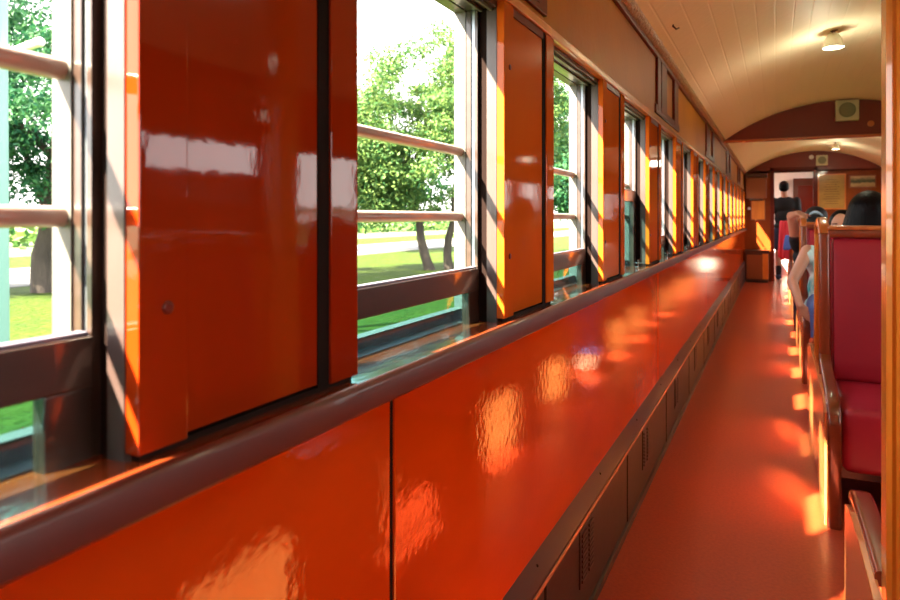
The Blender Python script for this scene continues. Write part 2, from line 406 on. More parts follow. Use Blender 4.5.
# ---- windows, left
def window(n, a, b, zr, left=True):
    """opening from y=a to y=b; zr = top of the lowered sash"""
    w = struct('window_%d' % n, (0, a, ZS))
    L = b-a
    def sides(name, m, x0, x1, th, z0, z1, head=True):
        j = MB().box(x0, x1, -.001, th, z0, z1).box(x0, x1, L-th, L+.001, z0, z1)
        if head: j.box(x0, x1, 0, L, z1-th, z1+.004)
        return j.build(name, m, w)
    zt = ZH-ZS
    sides('jamb', M['jamb'], -.519, XW-.002, .012, -.01, zt)
    sides('channel', M['groove'], -.539, -.519, .003, -.01, zt)  # shade of the deep groove painted in near-black
    sides('stop_bead', M['sash'], -.545, -.539, .012, -.01, zt)
    sides('channel', M['metal'], -.554, -.545, .008, 0, zt, False)
    sides('stop_bead', M['sash'], -.565, -.554, .011, -.01, zt)
    sides('outer_frame', M['cream'], -.590, -.565, .013, -.03, zt)
    h = MB().box(-.562, -.52, .013, L-.013, ZH-ZS-.013, ZH-ZS-.001, .003)
    h.build('head_rail', M['sash'], w, 30)
    MB().box(-.534, -.528, .013, L-.013, zt-.018, zt-.013).box(-.512,-.506,.013,L-.013,zt-.019,zt-.012).build('blind_track', M['cream'], w)
    # lowered sash
    s = MB(); t = zr-ZS
    s.box(-.556, -.536, .011, L-.011, t-.044, t, .002)
    s.box(-.554, -.538, .011, .055, -.03, t-.044, .002).box(-.554, -.538, L-.055, L-.011, -.03, t-.044, .002)
    so = s.build('sash', M['sash'], w, 30)
    MB().box(-.548, -.545, .05, L-.05, -.03, t-.04).build('pane', M['glass'], so)
    MB().box(-.552, -.540, .014, L-.014, t, t+.004, .001).build('weather_strip', M['outsill'], so)
    for z in (1.252, 1.120):
        MB().tube([(-.578, -.004, z-ZS), (-.578, L+.004, z-ZS)], .0098, 14).build('safety_bar', M['barwood'], w, True)
    MB().prism([(-.59,-.02),(-.557,-.02),(-.557,.006),(-.570,.010),(-.572,.026),(-.59,.024)], 1, 0, L).build('outer_sill', M['outsill'], w, 30)
    MB().box(-.592, -.571, 0, L, .026, .030).build('sill_edge', M['cream'], w)
    # catch at the far end of the sill
    k = None if n < 7 else MB().box(-.520, -.517, L-.075, L-.045, .004, .034, .001).box(-.535, -.505, L-.055, L-.02, .018, .022, .001).box(-.530,-.508,L-.075,L-.02,.002,.006,.001)
    if k: k.build('catch', M['chrome'], w, 30)
    MB().box(-.535, -.52, .012, .03, .003, .022, .003).build('stop_block', M['rubber'], w, 30)
    return w
rails = {3: 1.225, 7: 1.12, 9: 1.2, -2: 1.3}
wn = 1
for i, y in enumerate(piers[:-1]):
    k = i-4
    a, b = y+PWS[y], piers[i+1]
    if b < Y0+.2 or b > Y1: continue
    window(wn, a-.0105, b+.0105, rails.get(k+1, 1.016)); wn += 1

# ---- right wall, simpler twin
wr = struct('wall_right')
c = MB().box(XR, XR+.11, Y0, Y1, 0, .905).box(XR, XR+.11, Y0, Y1, ZH, 1.95)
c.build('wall_core', M['varnish'], wr)
ry = [3.04+1.02*k for k in range(-6, 10)]
for i, y in enumerate(ry):
    if Y0 <= y and y+.17 <= Y1:
        MB().box(XR-.008, XR+.11, y, y+.17, .905, ZH, .004).build('pier_panel', M['varnish'], wr, 30)
    if y+.17 > Y0 and y+1.02 < Y1:
        g = struct('window_%d' % (wn+i), (XR, y+.17, .905))
        f = MB().box(.05, .09, 0, .03, 0, ZH-.905, .003).box(.05, .09, .82, .85, 0, ZH-.905, .003).box(.05, .09, .03, .82, ZH-.94, ZH-.905, .003).box(.05, .09, .03, .82, 0, .03, .003)
        f.build('frame', M['sash'], g)
        if i in (2, 5, 8, 11):
            sh = MB().box(.055, .075, .03, .08, .03, .45).box(.055, .075, .77, .82, .03, .45).box(.055, .075, .08, .77, .03, .07).box(.055, .075, .08, .77, .41, .45)
            for j in range(12): sh.prism([(.056,.075+.028*j),(.062,.075+.028*j),(.074,.103+.028*j),(.068,.103+.028*j)], 1, .08, .77)
            sh.build('shutter', M['sash'], g)
        else:
            MB().box(.066, .070, .03, .82, .03, ZH-.94).build('pane', M['clear'], g)
MB().box(XR-.03, XR+.11, Y0, Y1, .885, .91, .004).build('sill', M['sillwood'], wr)
MB().box(XR-.02, XR, Y0, Y1, 1.848, 1.90, .004).build('cornice', M['redwood'], wr)

# ---- ceiling
CX, CZ, CR = .57, 2.225, 1.77
def arc_z(x): return CZ - (CR - math.sqrt(max(CR*CR - (x-CX)**2, .01)))
xs = [-.515 + (2.17)*i/48 for i in range(49)]
poly = [(x, arc_z(x)) for x in xs] + [(x, arc_z(x)+.05) for x in xs[::-1]]
ce = MB().prism(poly, 1, Y0-.05, Y1+.05).build('ceiling', M['ceiling'], None, 20); ce['kind'] = 'structure'

def truss(y, n):
    t = struct('trim_%d' % n, (0, y, 0))
    xx = [-.47 + 2.08*i/40 for i in range(41)]
    MB().prism([(x, arc_z(x)+.01) for x in xx] + [(1.61,1.885), (-.47,1.885)], 1, -.03, .03).build('truss_board', M['beam'], t)
    MB().box(-.475, 1.615, -.042, .042, 1.868, 1.892, .006).build('truss_chord', M['bead'], t, 30)
truss(7.45, 4); truss(1.21, 5)

# ---- end wall with doorway
we = struct('wall_end', (0, Y1, 0))
DX0, DX1, DZ = -.02, .575, 1.905
xx = [-.52 + 2.16*i/40 for i in range(41)]
w = MB().box(-.60, DX0, 0, .06, 0, 1.905).box(DX1, XR+.1, 0, .06, 0, 1.905)
w.build('wall_boards', M['endwood'], we)
MB().prism([(x, arc_z(x)+.02) for x in xx] + [(1.64,1.90), (-.52,1.90)], 1, 0, .06).build('tympanum', M['beam'], we)
MB().box(DX0-.06, DX0, -.02, .08, 0, 1.96, .004).box(DX1, DX1+.06, -.02, .08, 0, 1.96, .004).box(DX0-.06, DX1+.06, -.02, .08, 1.905, 1.965, .004).build('door_frame', M['redwood'], we, 30)
MB().box(.63, XR, -.015, 0, .02, .9).box(.63, XR, -.02, 0, .9, .95).build('dado', M['beam'], we)
# vestibule beyond the doorway
ve = struct('wall_vestibule', (0, 14.5, 0))
MB().box(-.6, 1.7, 0, .06, 0, 2.3).build('wall_boards', M['pale_wall'], ve)
v2 = MB().box(-.6, 1.7, -1.49, 0, -.08, -.0).box(-.6, 1.7, -1.44, .06, 2.24, 2.3); v2.build('vestibule_floor', M['floor'], ve)
MB().box(-.66, -.6, -1.44, .06, 0, 1.42).box(1.7, 1.76, -1.44, .06, 0, 1.0).box(-.66, -.6, -1.44, .06, 1.75, 2.3).build('side_boards', M['pale_wall'], ve)
d1 = struct('door_1', (.30, 14.42, 0))
MB().box(0, .62, -.02, .03, .0, 1.84, .004).build('door_leaf', M['door'], d1, 30)
for z0, z1 in ((.15,.8),(.95,1.7)):
    MB().box(.08, .54, -.028, -.02, z0, z1, .004).build('door_panel', M['redwood'], d1, 30)
MB().lathe([(.0,0),(.022,.01),(.026,.03),(.0,.045)], (.05,-.02,1.0), 'Y', 16).build('door_knob', M['chrome'], d1, True)
# back end behind the camera
wb = struct('wall_back', (0, Y0, 0))
MB().box(-.6, XR+.1, -.06, 0, 0, 2.3).build('wall_boards', M['varnish'], wb)

# ------------------------------------------------------------------ benches
BX0, BX1 = .20, 1.54
def make_bench(hoop=True):
    BX0 = .214 if hoop else .245; px = .190 if hoop else .262
    r = empty('train_bench', (0,0,0))
    for s in (-1, 1):
        Y = lambda v: s*v
        # cushion
        def boxs(mb, x0, x1, y0, y1, z0, z1, bev=0, seg=2):
            a, b = sorted((Y(y0), Y(y1))); return mb.box(x0, x1, a, b, z0, z1, bev, seg)
        boxs(MB(), BX0+.003, BX1-.003, .19, .735, .20, .43, .035, 4).build('cushion', M['vinyl'], r, 60)
        # backrest
        prof = [(.20,.425),(.255,.43),(.262,.50),(.215,.98),(.200,1.022),(.165,1.028),(.125,1.02),(.125,.9),(.17,.425)]
        t = MB().prism([(Y(p[0]), p[1]) for p in prof], 0, BX0+.006, BX1-.006, .018)
        t.build('backrest', M['vinyl'], r, 50)
        boxs(MB(), BX0-.01, BX1+.01, .115, .195, 1.03, 1.062, .006, 2).build('top_rail', M['railwood'], r, 40)
        boxs(MB(), BX0-.01, BX1+.01, .105, .205, 1.062, 1.078, .006, 3).build('rail_cap', M['benchwood'], r, 40)
        boxs(MB(), BX0, BX1, .12, .66, .16, .20).build('seat_base', M['dark'], r)
        for x in (.190, BX1+.03):
            ep = [(Y(p[0]), p[1]) for p in ((0,0),(.725,0),(.728,.41),(.60,.44),(.42,.45),(0,.45))]
            MB().prism(ep, 0, *(((x-.030, x-.012) if hoop else (x-.034, x-.018)) if x < 1 else (x+.008, x+.028)), .002).build('end_panel', M['panelwood'], r, 30)
            path = [(x, Y(.215), .545), (x, Y(.25), .512), (x, Y(.32), .492), (x, Y(.45), .477), (x, Y(.60), .455), (x, Y(.695), .435), (x, Y(.735), .412), (x, Y(.750), .372), (x, Y(.752), .30), (x, Y(.745), .15), (x, Y(.738), 0.0)]
            if not hoop: path = [(x, Y(.262), .452), (x, Y(.4), .45), (x, Y(.6), .446), (x, Y(.70), .440), (x, Y(.735), .430), (x, Y(.748), .415)]
            MB().ribbon(path, .046, .030, .6).build('armrest', M['armwood'], r, 60)
            q = px if x < 1 else x
            pp = [(q, Y(.235), .0), (q, Y(.225), .5), (q, Y(.19), .9), (q, Y(.175), 1.04)]
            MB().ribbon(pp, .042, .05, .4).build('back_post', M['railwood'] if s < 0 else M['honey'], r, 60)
    if hoop:
        for x in (.190, BX1+.03):
            path = [(x, .175*math.cos(a), 1.04+.055*math.sin(a)) for a in [PI*i/14 for i in range(15)]]
            MB().ribbon(path, .044, .045, .5).build('hoop', M['benchwood'], r, 60)
    return r
benches = {}
b0 = make_bench(True)
bl = {0: 'burgundy double bench with whole tall seat back and cushion facing the camera',
      1: 'burgundy double bench behind the black haired passenger, with a bare arm on its armrest',
      2: 'small burgundy double bench just past the ceiling beam, behind the capped passenger',
      3: 'farthest burgundy double bench, with a red cloth hanging on its aisle post'}
for k in range(0, 4):
    b = b0 if k == 0 else copy_tree(b0)
    b.location = (0, 3.54+2.33*k, 0); benches[k] = b
    tag(b, bl[k], 'bench', 'double benches along the aisle')
bn = make_bench(False); bn.location = (-.002, 1.21, 0)
tag(bn, 'nearest bench, only its sloping wooden armrest seen beside the tall post', 'bench', 'double benches along the aisle')

# tall post between the nearest seat backs
po = MB()
po.prism([(.174,1.398),(.182,1.391),(.188,1.395),(.193,1.388),(.205,1.384),(.218,1.388),(.223,1.395),(.229,1.398),
          (.229,1.458),(.220,1.466),(.184,1.466),(.174,1.458)], 2, 0, 1.9)
po = po.build('post', M['postwood'], None, 35)
tag(po, 'tall amber varnished wooden post rising at the edge of the aisle to the ceiling', 'post')

# ------------------------------------------------------------------ ceiling and wall fittings
def lamp(x, y, label):
    z = arc_z(x)+.012
    l = empty('ceiling_lamp', (x, y, z)); 
    MB().lathe([(.028,.02),(.030,-.012),(.012,-.02),(.010,-.035)], (0,0,0)).build('mount', M['cabdark'], l, 40)
    MB().lathe([(.012,-.028),(.030,-.036),(.048,-.062),(.058,-.105),(.066,-.125),(.064,-.127),(.054,-.105),(.044,-.066),(.026,-.044),(.010,-.040)], (0,0,0)).build('shade', M['enamel'], l, 60)
    MB().ell((0,0,-.098), (.046,.046,.030)).build('bulb', M['bulb'], l, True)
    tag(l, label, 'lamp', 'white ceiling lamps')
    p = bpy.data.lights.new('lamp_light', 'POINT'); p.shadow_soft_size = .05; p.energy = 2.2; p.color = (1,.98,.72)
    q = bpy.data.objects.new('lamp_light', p); COL.objects.link(q); q.parent = l; q.location = (0,0,-.27); l.scale = (.88,)*3
    return l
lamp(.305, 4.55, 'white bell shaped ceiling lamp hanging well before the first arched beam')
lamp(.81, 9.8, 'white ceiling lamp just beyond the arched beam, above the painting')
lamp(.81, 1.9, 'added white fill lamp, out of view over the nearest bench')  # unseen lamp, added to brighten the interior
lamp(.305, -.8, 'added white fill lamp, unseen at the near end of the carriage, before the first bench')  # added behind the camera as fill light, never in view
lamp(.80, 11.5, 'small white ceiling lamp beside the box on the end wall')

def speaker(x, y, z, s, label):
    b = empty('loudspeaker', (x, y, z))
    MB().box(-s, s, -.08, 0, -s, s, .008).build('case', M['box'], b, 30)
    MB().lathe([(s*.74,0),(s*.74,.006),(s*.66,.010),(s*.62,.004),(0.001,.003)], (0,-.08,0), 'Y', 32).build('grille', M['grille'], b, 40)
    MB().lathe([(s*.82,0),(s*.82,.007),(s*.75,.007),(s*.75,0)], (0,-.08,0), 'Y', 32).build('ring', M['box'], b, 40)
    tag(b, label, 'loudspeaker', 'square ivory boxes with round grilles')
speaker(.605, 7.405, 2.115, .095, 'square ivory box with a round grille mounted on the arched beam')
speaker(.70, 12.99, 2.06, .085, 'small square ivory box high on the end wall over the golden board')
sw = MB().lathe([(.0,0),(.028,.004),(.028,.014),(.0,.018)], (.80, 7.41, 1.985), 'Y', 20).build('signal_lamp', mat('dull_orange_lens', (.6,.16,.03), .4), None, True)
tag(sw, 'small round orange fitting on the beam beside the ivory box', 'fitting')
al = MB().lathe([(.0,0),(.036,.004),(.036,.02),(.0,.03)], (.545, 12.97, 2.12), 'Y', 20).build('wall_lamp', M['white'], None, True)
tag(al, 'small round white fitting on the end wall above the doorway', 'fitting')
al = MB().lathe([(.0,0),(.026,.004),(.026,.02),(.0,.03)], (-.415, 12.97, 1.26), 'Y', 20).build('wall_button', M['white'], None, True)
tag(al, 'round white button on the end wall between window and brown board', 'button')
hk = MB().tube([(0,0,.01),(0,0,-.012),(.012,.016,-.022),(.02,.032,-.014)], .004, 8).build('ceiling_hook', M['cabdark'], None, True, (-.395, 3.03, 1.945))
tag(hk, 'small dark hook on the cream ceiling near the cornice', 'hook')

# end wall furniture
cb = empty('wall_cabinet', (-.30, 12.9, 1.43))
MB().box(-.165, .165, -.10, .10, 0, .36, .006).build('body', M['cab'], cb, 30)
MB().box(-.175, .175, -.125, .10, .36, .43, .008).build('top_hood', M['cabdark'], cb, 30)
MB().box(-.15, .15, -.112, -.10, .02, .34, .004).build('door', M['cab'], cb, 30)
MB().box(-.10, .10, -.13, .08, -.035, 0, .006).build('bracket', M['cabdark'], cb, 30)
tag(cb, 'brown wall cabinet with a dark hood high beside the doorway', 'cabinet')
nb = empty('notice_board', (-.275, 12.985, 1.07))
MB().box(-.105, .105, -.012, .012, 0, .33, .003).build('panel', M['honey'], nb, 30)
f = MB().box(-.12,-.105,-.02,.012,-.015,.345).box(.105,.12,-.02,.012,-.015,.345).box(-.105,.105,-.02,.012,.33,.345).box(-.105,.105,-.02,.012,-.015,0)
f.build('frame', M['cab'], nb)
tag(nb, 'narrow orange wooden board under the wall cabinet', 'board')
hc = empty('floor_cabinet', (-.285, 12.83, 0))
MB().box(-.18, .18, -.17, .16, .03, .50, .006).build('body', M['cabdark'], hc, 30)
MB().box(-.19, .19, -.19, .165, .50, .545, .008).build('top', M['cabdark'], hc, 30)
MB().box(-.16, .08, -.182, -.17, .06, .47, .004).build('door', M['cab'], hc, 30)
MB().box(.085, .178, -.178, -.17, .06, .49, .003).build('side_panel', M['honey'], hc, 30)
MB().box(-.17, .17, -.15, .15, 0, .03).build('plinth', M['rubber'], hc)
tag(hc, 'dark low cabinet on the floor at the far end of the aisle', 'cabinet')
pb = empty('golden_board', (.845, 12.985, 1.26))
MB().box(-.185, .185, -.015, .012, 0, .55, .003).build('panel', M['gold'], pb, 30)
f = MB().box(-.205,-.185,-.025,.012,-.02,.57).box(.185,.205,-.025,.012,-.02,.57).box(-.185,.185,-.025,.012,.55,.57).box(-.185,.185,-.025,.012,-.02,0)
f.build('frame', M['honey'], pb)
t = MB()
for i in range(11):
    wd = R.uniform(.08, .15); t.box(-wd, wd, -.0165, -.015, .07+.04*i, .078+.04*i)
t.build('faded_lines', M['ink'], pb)
tag(pb, 'tall golden yellow framed notice on the end wall right of the doorway', 'notice')
pc = empty('framed_picture', (1.29, 12.985, 1.59))
MB().box(-.19, .19, -.02, .012, 0, .21, .004).build('frame', M['cab'], pc, 30)
def picture_mat():
    m = mat('landscape_photo', (.4,.3,.15), .35)
    nt = m.node_tree; b = nt.nodes['Principled BSDF']
    tc = nt.nodes.new('ShaderNodeTexCoord'); sp = nt.nodes.new('ShaderNodeSeparateXYZ'); nt.links.new(tc.outputs['Object'], sp.inputs[0])
    nz = nt.nodes.new('ShaderNodeTexNoise'); nz.inputs['Scale'].default_value = 18; nt.links.new(tc.outputs['Object'], nz.inputs['Vector'])
    ad = nt.nodes.new('ShaderNodeMath'); ad.operation = 'MULTIPLY_ADD'; ad.inputs[1].default_value = .09
    nt.links.new(nz.outputs['Fac'], ad.inputs[0]); nt.links.new(sp.outputs['Z'], ad.inputs[2])
    mr = nt.nodes.new('ShaderNodeMapRange'); mr.inputs['From Min'].default_value = .04; mr.inputs['From Max'].default_value = .23
    nt.links.new(ad.outputs[0], mr.inputs['Value'])
    rp = nt.nodes.new('ShaderNodeValToRGB'); cr = rp.color_ramp
    cr.elements[0].color = (.30,.14,.05,1); cr.elements[1].color = (.55,.36,.2,1)
    e = cr.elements.new(.35); e.color = (.5,.34,.18,1)
    e = cr.elements.new(.55); e.color = (.05,.055,.035,1)
    e = cr.elements.new(.72); e.color = (.12,.12,.06,1)
    nt.links.new(mr.outputs[0], rp.inputs['Fac']); nt.links.new(rp.outputs['Color'], b.inputs['Base Color'])
    return m
MB().box(-.172, .172, -.0225, -.02, .018, .192).build('picture', picture_mat(), pc)
tag(pc, 'wide framed landscape picture on the end wall above the black haired head', 'picture')

# ------------------------------------------------------------------ people
def hand(mb, wrist, d, palm_n, side, size=1.0, curl=.5):
    """palm and five fingers; d = direction of the fingers, palm_n = way the palm faces, side=+1/-1 thumb side"""
    d = Vector(d).normalized(); n = Vector(palm_n); n = (n - d*n.dot(d)).normalized(); x = d.cross(n).normalized()*side
    w = Vector(wrist); k = size
    for i in (-1.0, -.33, .33, 1.0):
        mb.capsule(w + x*i*.018*k, w + d*.085*k + x*i*.030*k, .014*k, .0125*k, 10)
    for i, L in zip((-1.0,-.36,.30,.95), (.062,.080,.088,.078)):
        p = w + d*.088*k + x*i*.030*k; dd = d.copy(); r = .0095*k
        for j, fr in enumerate((.45,.32,.25)):
            q = p + dd*L*fr*k; mb.capsule(p, q, r, r*.9, 8); p = q; r *= .9
            dd = (dd*math.cos(curl) + n*math.sin(curl)).normalized()
    p = w + d*.025*k + x*.024*k; dd = (d*.6 + x*.75 + n*.25).normalized()
    q = p + dd*.045*k; mb.capsule(p, q, .013*k, .011*k, 8)
    mb.capsule(q, q + (dd*.5 + d*.7).normalized()*.035*k, .011*k, .009*k, 8)

def head_shape(mb, c, fwd, k=1.0):
    """skull, jaw, nose, ears, neck root around centre c"""
    c = Vector(c); f = Vector(fwd).normalized(); up = Vector((0,0,1)); s = f.cross(up).normalized()
    rot = Matrix((s, f, up)).transposed().to_4x4()
    mb.ell(c + up*.02*k, (.074*k, .092*k, .098*k), rot)
    mb.ell(c + f*.022*k - up*.055*k, (.056*k, .066*k, .066*k), rot)
    mb.capsule(c + f*.086*k + up*.012*k, c + f*.104*k - up*.026*k, .009*k, .014*k, 8)
    for q in (-1, 1):
        mb.ell(c + s*q*.076*k - f*.008*k - up*.005*k, (.010*k, .020*k, .030*k), rot, 2)
    return s, f, up
def face_bits(root, body, c, fwd, k=1.0):
    c = Vector(c); f = Vector(fwd).normalized(); up = Vector((0,0,1)); s = f.cross(up).normalized()
    e = MB()
    for q in (-1, 1): e.ell(c + f*.083*k + s*q*.030*k + up*.004*k, (.012*k,.008*k,.007*k), None, 2)
    e.build('eyes', M['eye'], root, True)
    e = MB()
    for q in (-1, 1): e.capsule(c + f*.088*k + s*q*.018*k + up*.026*k, c + f*.080*k + s*q*.046*k + up*.026*k, .004*k, .003*k, 6)
    e.build('eyebrows', M['hair'], root, True)
    MB().capsule(c + f*.084*k - s*.018*k - up*.060*k, c + f*.084*k + s*.018*k - up*.060*k, .006*k, .006*k, 8).build('mouth', M['lip'], root, True)

# -- woman with long black hair, seated with her back to the camera
def woman():
    r = empty('person', (.41, 3.95, 0))
    L = lambda x, y, z: (x-.41, y-3.95, z)
    b = MB(); hd = L(.41, 3.86, 1.115)
    head_shape(b, hd, (0,1,0))
    b.capsule(L(.41,3.87,.92), L(.41,3.865,1.05), .055, .05)
    b.ell(L(.41,3.89,.80), (.165,.085,.13)); b.ell(L(.41,3.90,.62), (.14,.095,.16)); b.ell(L(.41,3.93,.50), (.17,.12,.08))
    for q in (-1, 1):
        b.capsule(L(.41+q*.155,3.88,.87), L(.41+q*.19,3.93,.64), .048, .038); b.capsule(L(.41+q*.19,3.93,.64), L(.41+q*.11,4.10,.56), .036, .026)
        hand(b, L(.41+q*.11,4.10,.56), (-q*.35,1,-.12), (0,0,-1), q, .95, .25)
        b.capsule(L(.41+q*.08,3.98,.505), L(.41+q*.10,4.36,.50), .075, .055); b.capsule(L(.41+q*.10,4.36,.49), L(.41+q*.10,4.44,.08), .052, .036)
        b.capsule(L(.41+q*.10,4.44,.045), L(.41+q*.10,4.60,.028), .036, .026)
    body = remeshed(b, 'body', M['skin'], r, .008, 4)
    t = MB(); t.ell(L(.41,3.89,.80), (.178,.098,.14)); t.ell(L(.41,3.90,.62), (.155,.108,.17)); t.ell(L(.41,3.93,.50), (.18,.13,.085))
    for q in (-1, 1):
        t.capsule(L(.41+q*.155,3.88,.87), L(.41+q*.178,3.91,.74), .058, .052)
    remeshed(t, 'shirt', M['blackcloth'], r, .012)
    t = MB()
    for q in (-1, 1):
        t.capsule(L(.41+q*.08,3.98,.51), L(.41+q*.10,4.36,.505), .084, .064); t.capsule(L(.41+q*.10,4.36,.49), L(.41+q*.10,4.43,.14), .060, .048)
    remeshed(t, 'trousers', M['navy'], r, .012)
    h = MB(); h.ell((hd[0], hd[1]-.008, hd[2]+.030), (.092,.108,.103)); h.ell((hd[0], hd[1]-.03, hd[2]-.055), (.112,.085,.115))
    h.ell((hd[0], hd[1]-.028, hd[2]-.16), (.122,.066,.12))
    for i in range(26):
        a = PI + PI*(i+.5)/26
        x = math.cos(a); y = math.sin(a)
        h.capsule((hd[0]+x*.075, hd[1]-.01+y*.085, hd[2]+.06), (hd[0]+x*.113, hd[1]-.02+y*.082, hd[2]-.08), .015, .016, 8)
        h.capsule((hd[0]+x*.113, hd[1]-.02+y*.082, hd[2]-.08), (hd[0]+x*.118, hd[1]-.025+y*.062, hd[2]-.26), .016, .010, 8)
    remeshed(h, 'hair', M['hair'], r, .008, 3)
    face_bits(r, body, hd, (0,1,0))
    tag(r, 'person with long black hair seen from behind above the tall seat back', 'person')
woman()

# -- passenger facing the camera, bare arm leaning into the aisle
def arm_passenger():
    X, Y = .36, 5.46
    r = empty('person', (X, Y, 0)); L = lambda x, y, z: (x-X, y-Y, z)
    b = MB(); hd = L(.415, 5.40, 1.045)
    head_shape(b, hd, (-.25,-1,0), .95)
    b.capsule(L(.385,5.45,.88), L(.41,5.42,.99), .05, .046)
    b.ell(L(.36,5.46,.79), (.155,.085,.13)); b.ell(L(.36,5.44,.62), (.135,.095,.16)); b.ell(L(.36,5.42,.51), (.165,.12,.08))
    sh, el, wr = L(.205,5.43,.875), L(.105,5.30,.665), L(.150,5.13,.515)
    b.capsule(sh, el, .046, .037); b.capsule(el, wr, .036, .024)
    hand(b, wr, (.30,-.12,-.30), (.5,.35,-.8), -1, .95, .45)
    b.capsule(L(.515,5.44,.87), L(.55,5.36,.65), .046, .037); b.capsule(L(.55,5.36,.65), L(.46,5.20,.575), .035, .025)
    hand(b, L(.46,5.20,.575), (-.3,-1,-.1), (0,0,-1), 1, .95, .25)
    for q in (-1, 1):
        b.capsule(L(.36+q*.085,5.38,.505), L(.36+q*.10,5.04,.50), .074, .055); b.capsule(L(.36+q*.10,5.04,.49), L(.36+q*.10,4.98,.08), .05, .036)
        b.capsule(L(.36+q*.10,4.98,.045), L(.36+q*.10,4.83,.028), .036, .026)
    body = remeshed(b, 'body', M['skin'], r, .008, 4)
    t = MB(); t.ell(L(.36,5.46,.79), (.170,.098,.145)); t.ell(L(.36,5.44,.62), (.160,.110,.18)); t.ell(L(.36,5.42,.50), (.182,.13,.085))
    t.capsule(L(.225,5.44,.87), L(.205,5.415,.84), .052, .052); t.capsule(L(.51,5.44,.87), L(.53,5.41,.78), .056, .05)
    remeshed(t, 'shirt', M['teal_shirt'], r, .012)
    t = MB()
    for q in (-1, 1):
        t.capsule(L(.36+q*.085,5.38,.51), L(.36+q*.10,5.04,.505), .083, .064); t.capsule(L(.36+q*.10,5.04,.49), L(.36+q*.10,4.99,.12), .060, .048)
    remeshed(t, 'jeans', M['denim'], r, .012)
    h = MB(); h.ell((hd[0]+.004, hd[1]+.022, hd[2]+.036), (.085,.095,.090)); h.ell((hd[0]+.004, hd[1]+.05, hd[2]-.04), (.088,.062,.09))
    h.ell((hd[0]+.06, hd[1]+.03, hd[2]-.06), (.03,.05,.11)); h.ell((hd[0]-.06, hd[1]+.045, hd[2]-.06), (.026,.045,.10))
    remeshed(h, 'hair', M['hair'], r, .008, 3)
    face_bits(r, body, hd, (-.25,-1,0), .95)
    tag(r, 'person in a teal and white top leaning a bare arm into the aisle', 'person')
arm_passenger()

# -- passenger with a black cap, back to the camera
def cap_passenger():
    X, Y = .295, 6.30
    r = empty('person', (X, Y, 0)); L = lambda x, y, z: (x-X, y-Y, z)
    b = MB(); hd = L(.295, 6.24, 1.075)
    head_shape(b, hd, (0,1,0), .95)
    b.capsule(L(.295,6.26,.89), L(.295,6.25,1.02), .052, .048)
    b.ell(L(.295,6.27,.79), (.155,.085,.13)); b.ell(L(.295,6.27,.62), (.135,.095,.16)); b.ell(L(.295,6.28,.51), (.165,.12,.08))
    sh, el, wr = L(.155,6.24,.90), L(.115,6.12,1.125), L(.165,5.955,1.145)
    b.capsule(sh, el, .045, .036); b.capsule(el, wr, .034, .024)
    hand(b, wr, (.25,-1,-.15), (0,0,-1), 1, .9, .45)
    b.capsule(L(.44,6.26,.87), L(.47,6.33,.65), .045, .036); b.capsule(L(.47,6.33,.65), L(.40,6.48,.575), .034, .024)
    hand(b, L(.40,6.48,.575), (-.3,1,-.1), (0,0,-1), 1, .95, .25)
    for q in (-1, 1):
        b.capsule(L(.295+q*.085,6.34,.505), L(.295+q*.10,6.70,.50), .074, .055); b.capsule(L(.295+q*.10,6.70,.49), L(.295+q*.10,6.76,.08), .05, .036)
        b.capsule(L(.295+q*.10,6.76,.045), L(.295+q*.10,6.91,.028), .036, .026)
    body = remeshed(b, 'body', M['skin'], r, .008, 4)
    t = MB(); t.ell(L(.295,6.27,.79), (.170,.098,.145)); t.ell(L(.295,6.27,.62), (.15,.108,.17)); t.ell(L(.295,6.28,.50), (.178,.13,.085))
    t.capsule(L(.16,6.24,.88), L(.145,6.21,.94), .052, .05); t.capsule(L(.44,6.26,.87), L(.455,6.30,.76), .055, .05)
    remeshed(t, 'shirt', M['blackcloth'], r, .012)
    t = MB()
    for q in (-1, 1):
        t.capsule(L(.295+q*.085,6.34,.51), L(.295+q*.10,6.70,.505), .083, .064); t.capsule(L(.295+q*.10,6.70,.49), L(.295+q*.10,6.75,.12), .060, .048)
    remeshed(t, 'trousers', M['navy'], r, .012)
    h = MB(); h.ell((hd[0], hd[1]-.02, hd[2]-.03), (.078,.080,.062))
    remeshed(h, 'hair', M['hair'], r, .008, 3)
    h = MB(); h.ell((hd[0], hd[1], hd[2]+.045), (.086,.104,.085)); h.ell((hd[0], hd[1]-.015, hd[2]+.0), (.084,.09,.05))
    for i in range(9):
        a = -.9 + 1.8*i/8; h.capsule((hd[0]+.07*math.sin(a), hd[1]+.09*math.cos(a), hd[2]+.02), (hd[0]+.068*math.sin(a), hd[1]+.15*math.cos(a*.6), hd[2]+.004), .008, .006, 8)
    cp = remeshed(h, 'cap', M['capblack'], r, .007, 3)
    sw = MB(); pts = []; rr = []
    for i in range(13):
        t_ = i/12; x = -.055 + .10*t_; z = .035 + .045*math.sin(PI*(.15+.75*t_)); 
        y = -.104*math.sqrt(max(1-(x/.09)**2-((z-.045)/.095)**2, .05))-.004
        pts.append((hd[0]+x, hd[1]+y, hd[2]+z)); rr.append(.004+.009*math.sin(PI*t_))
    sw.tube(pts, rr, 10); sw.build('printed_curve', M['lightblue'], cp, True)
    face_bits(r, body, hd, (0,1,0), .95)
    tag(r, 'person in a black cap with a pale blue curved mark, seated beyond the teal top', 'person')
cap_passenger()

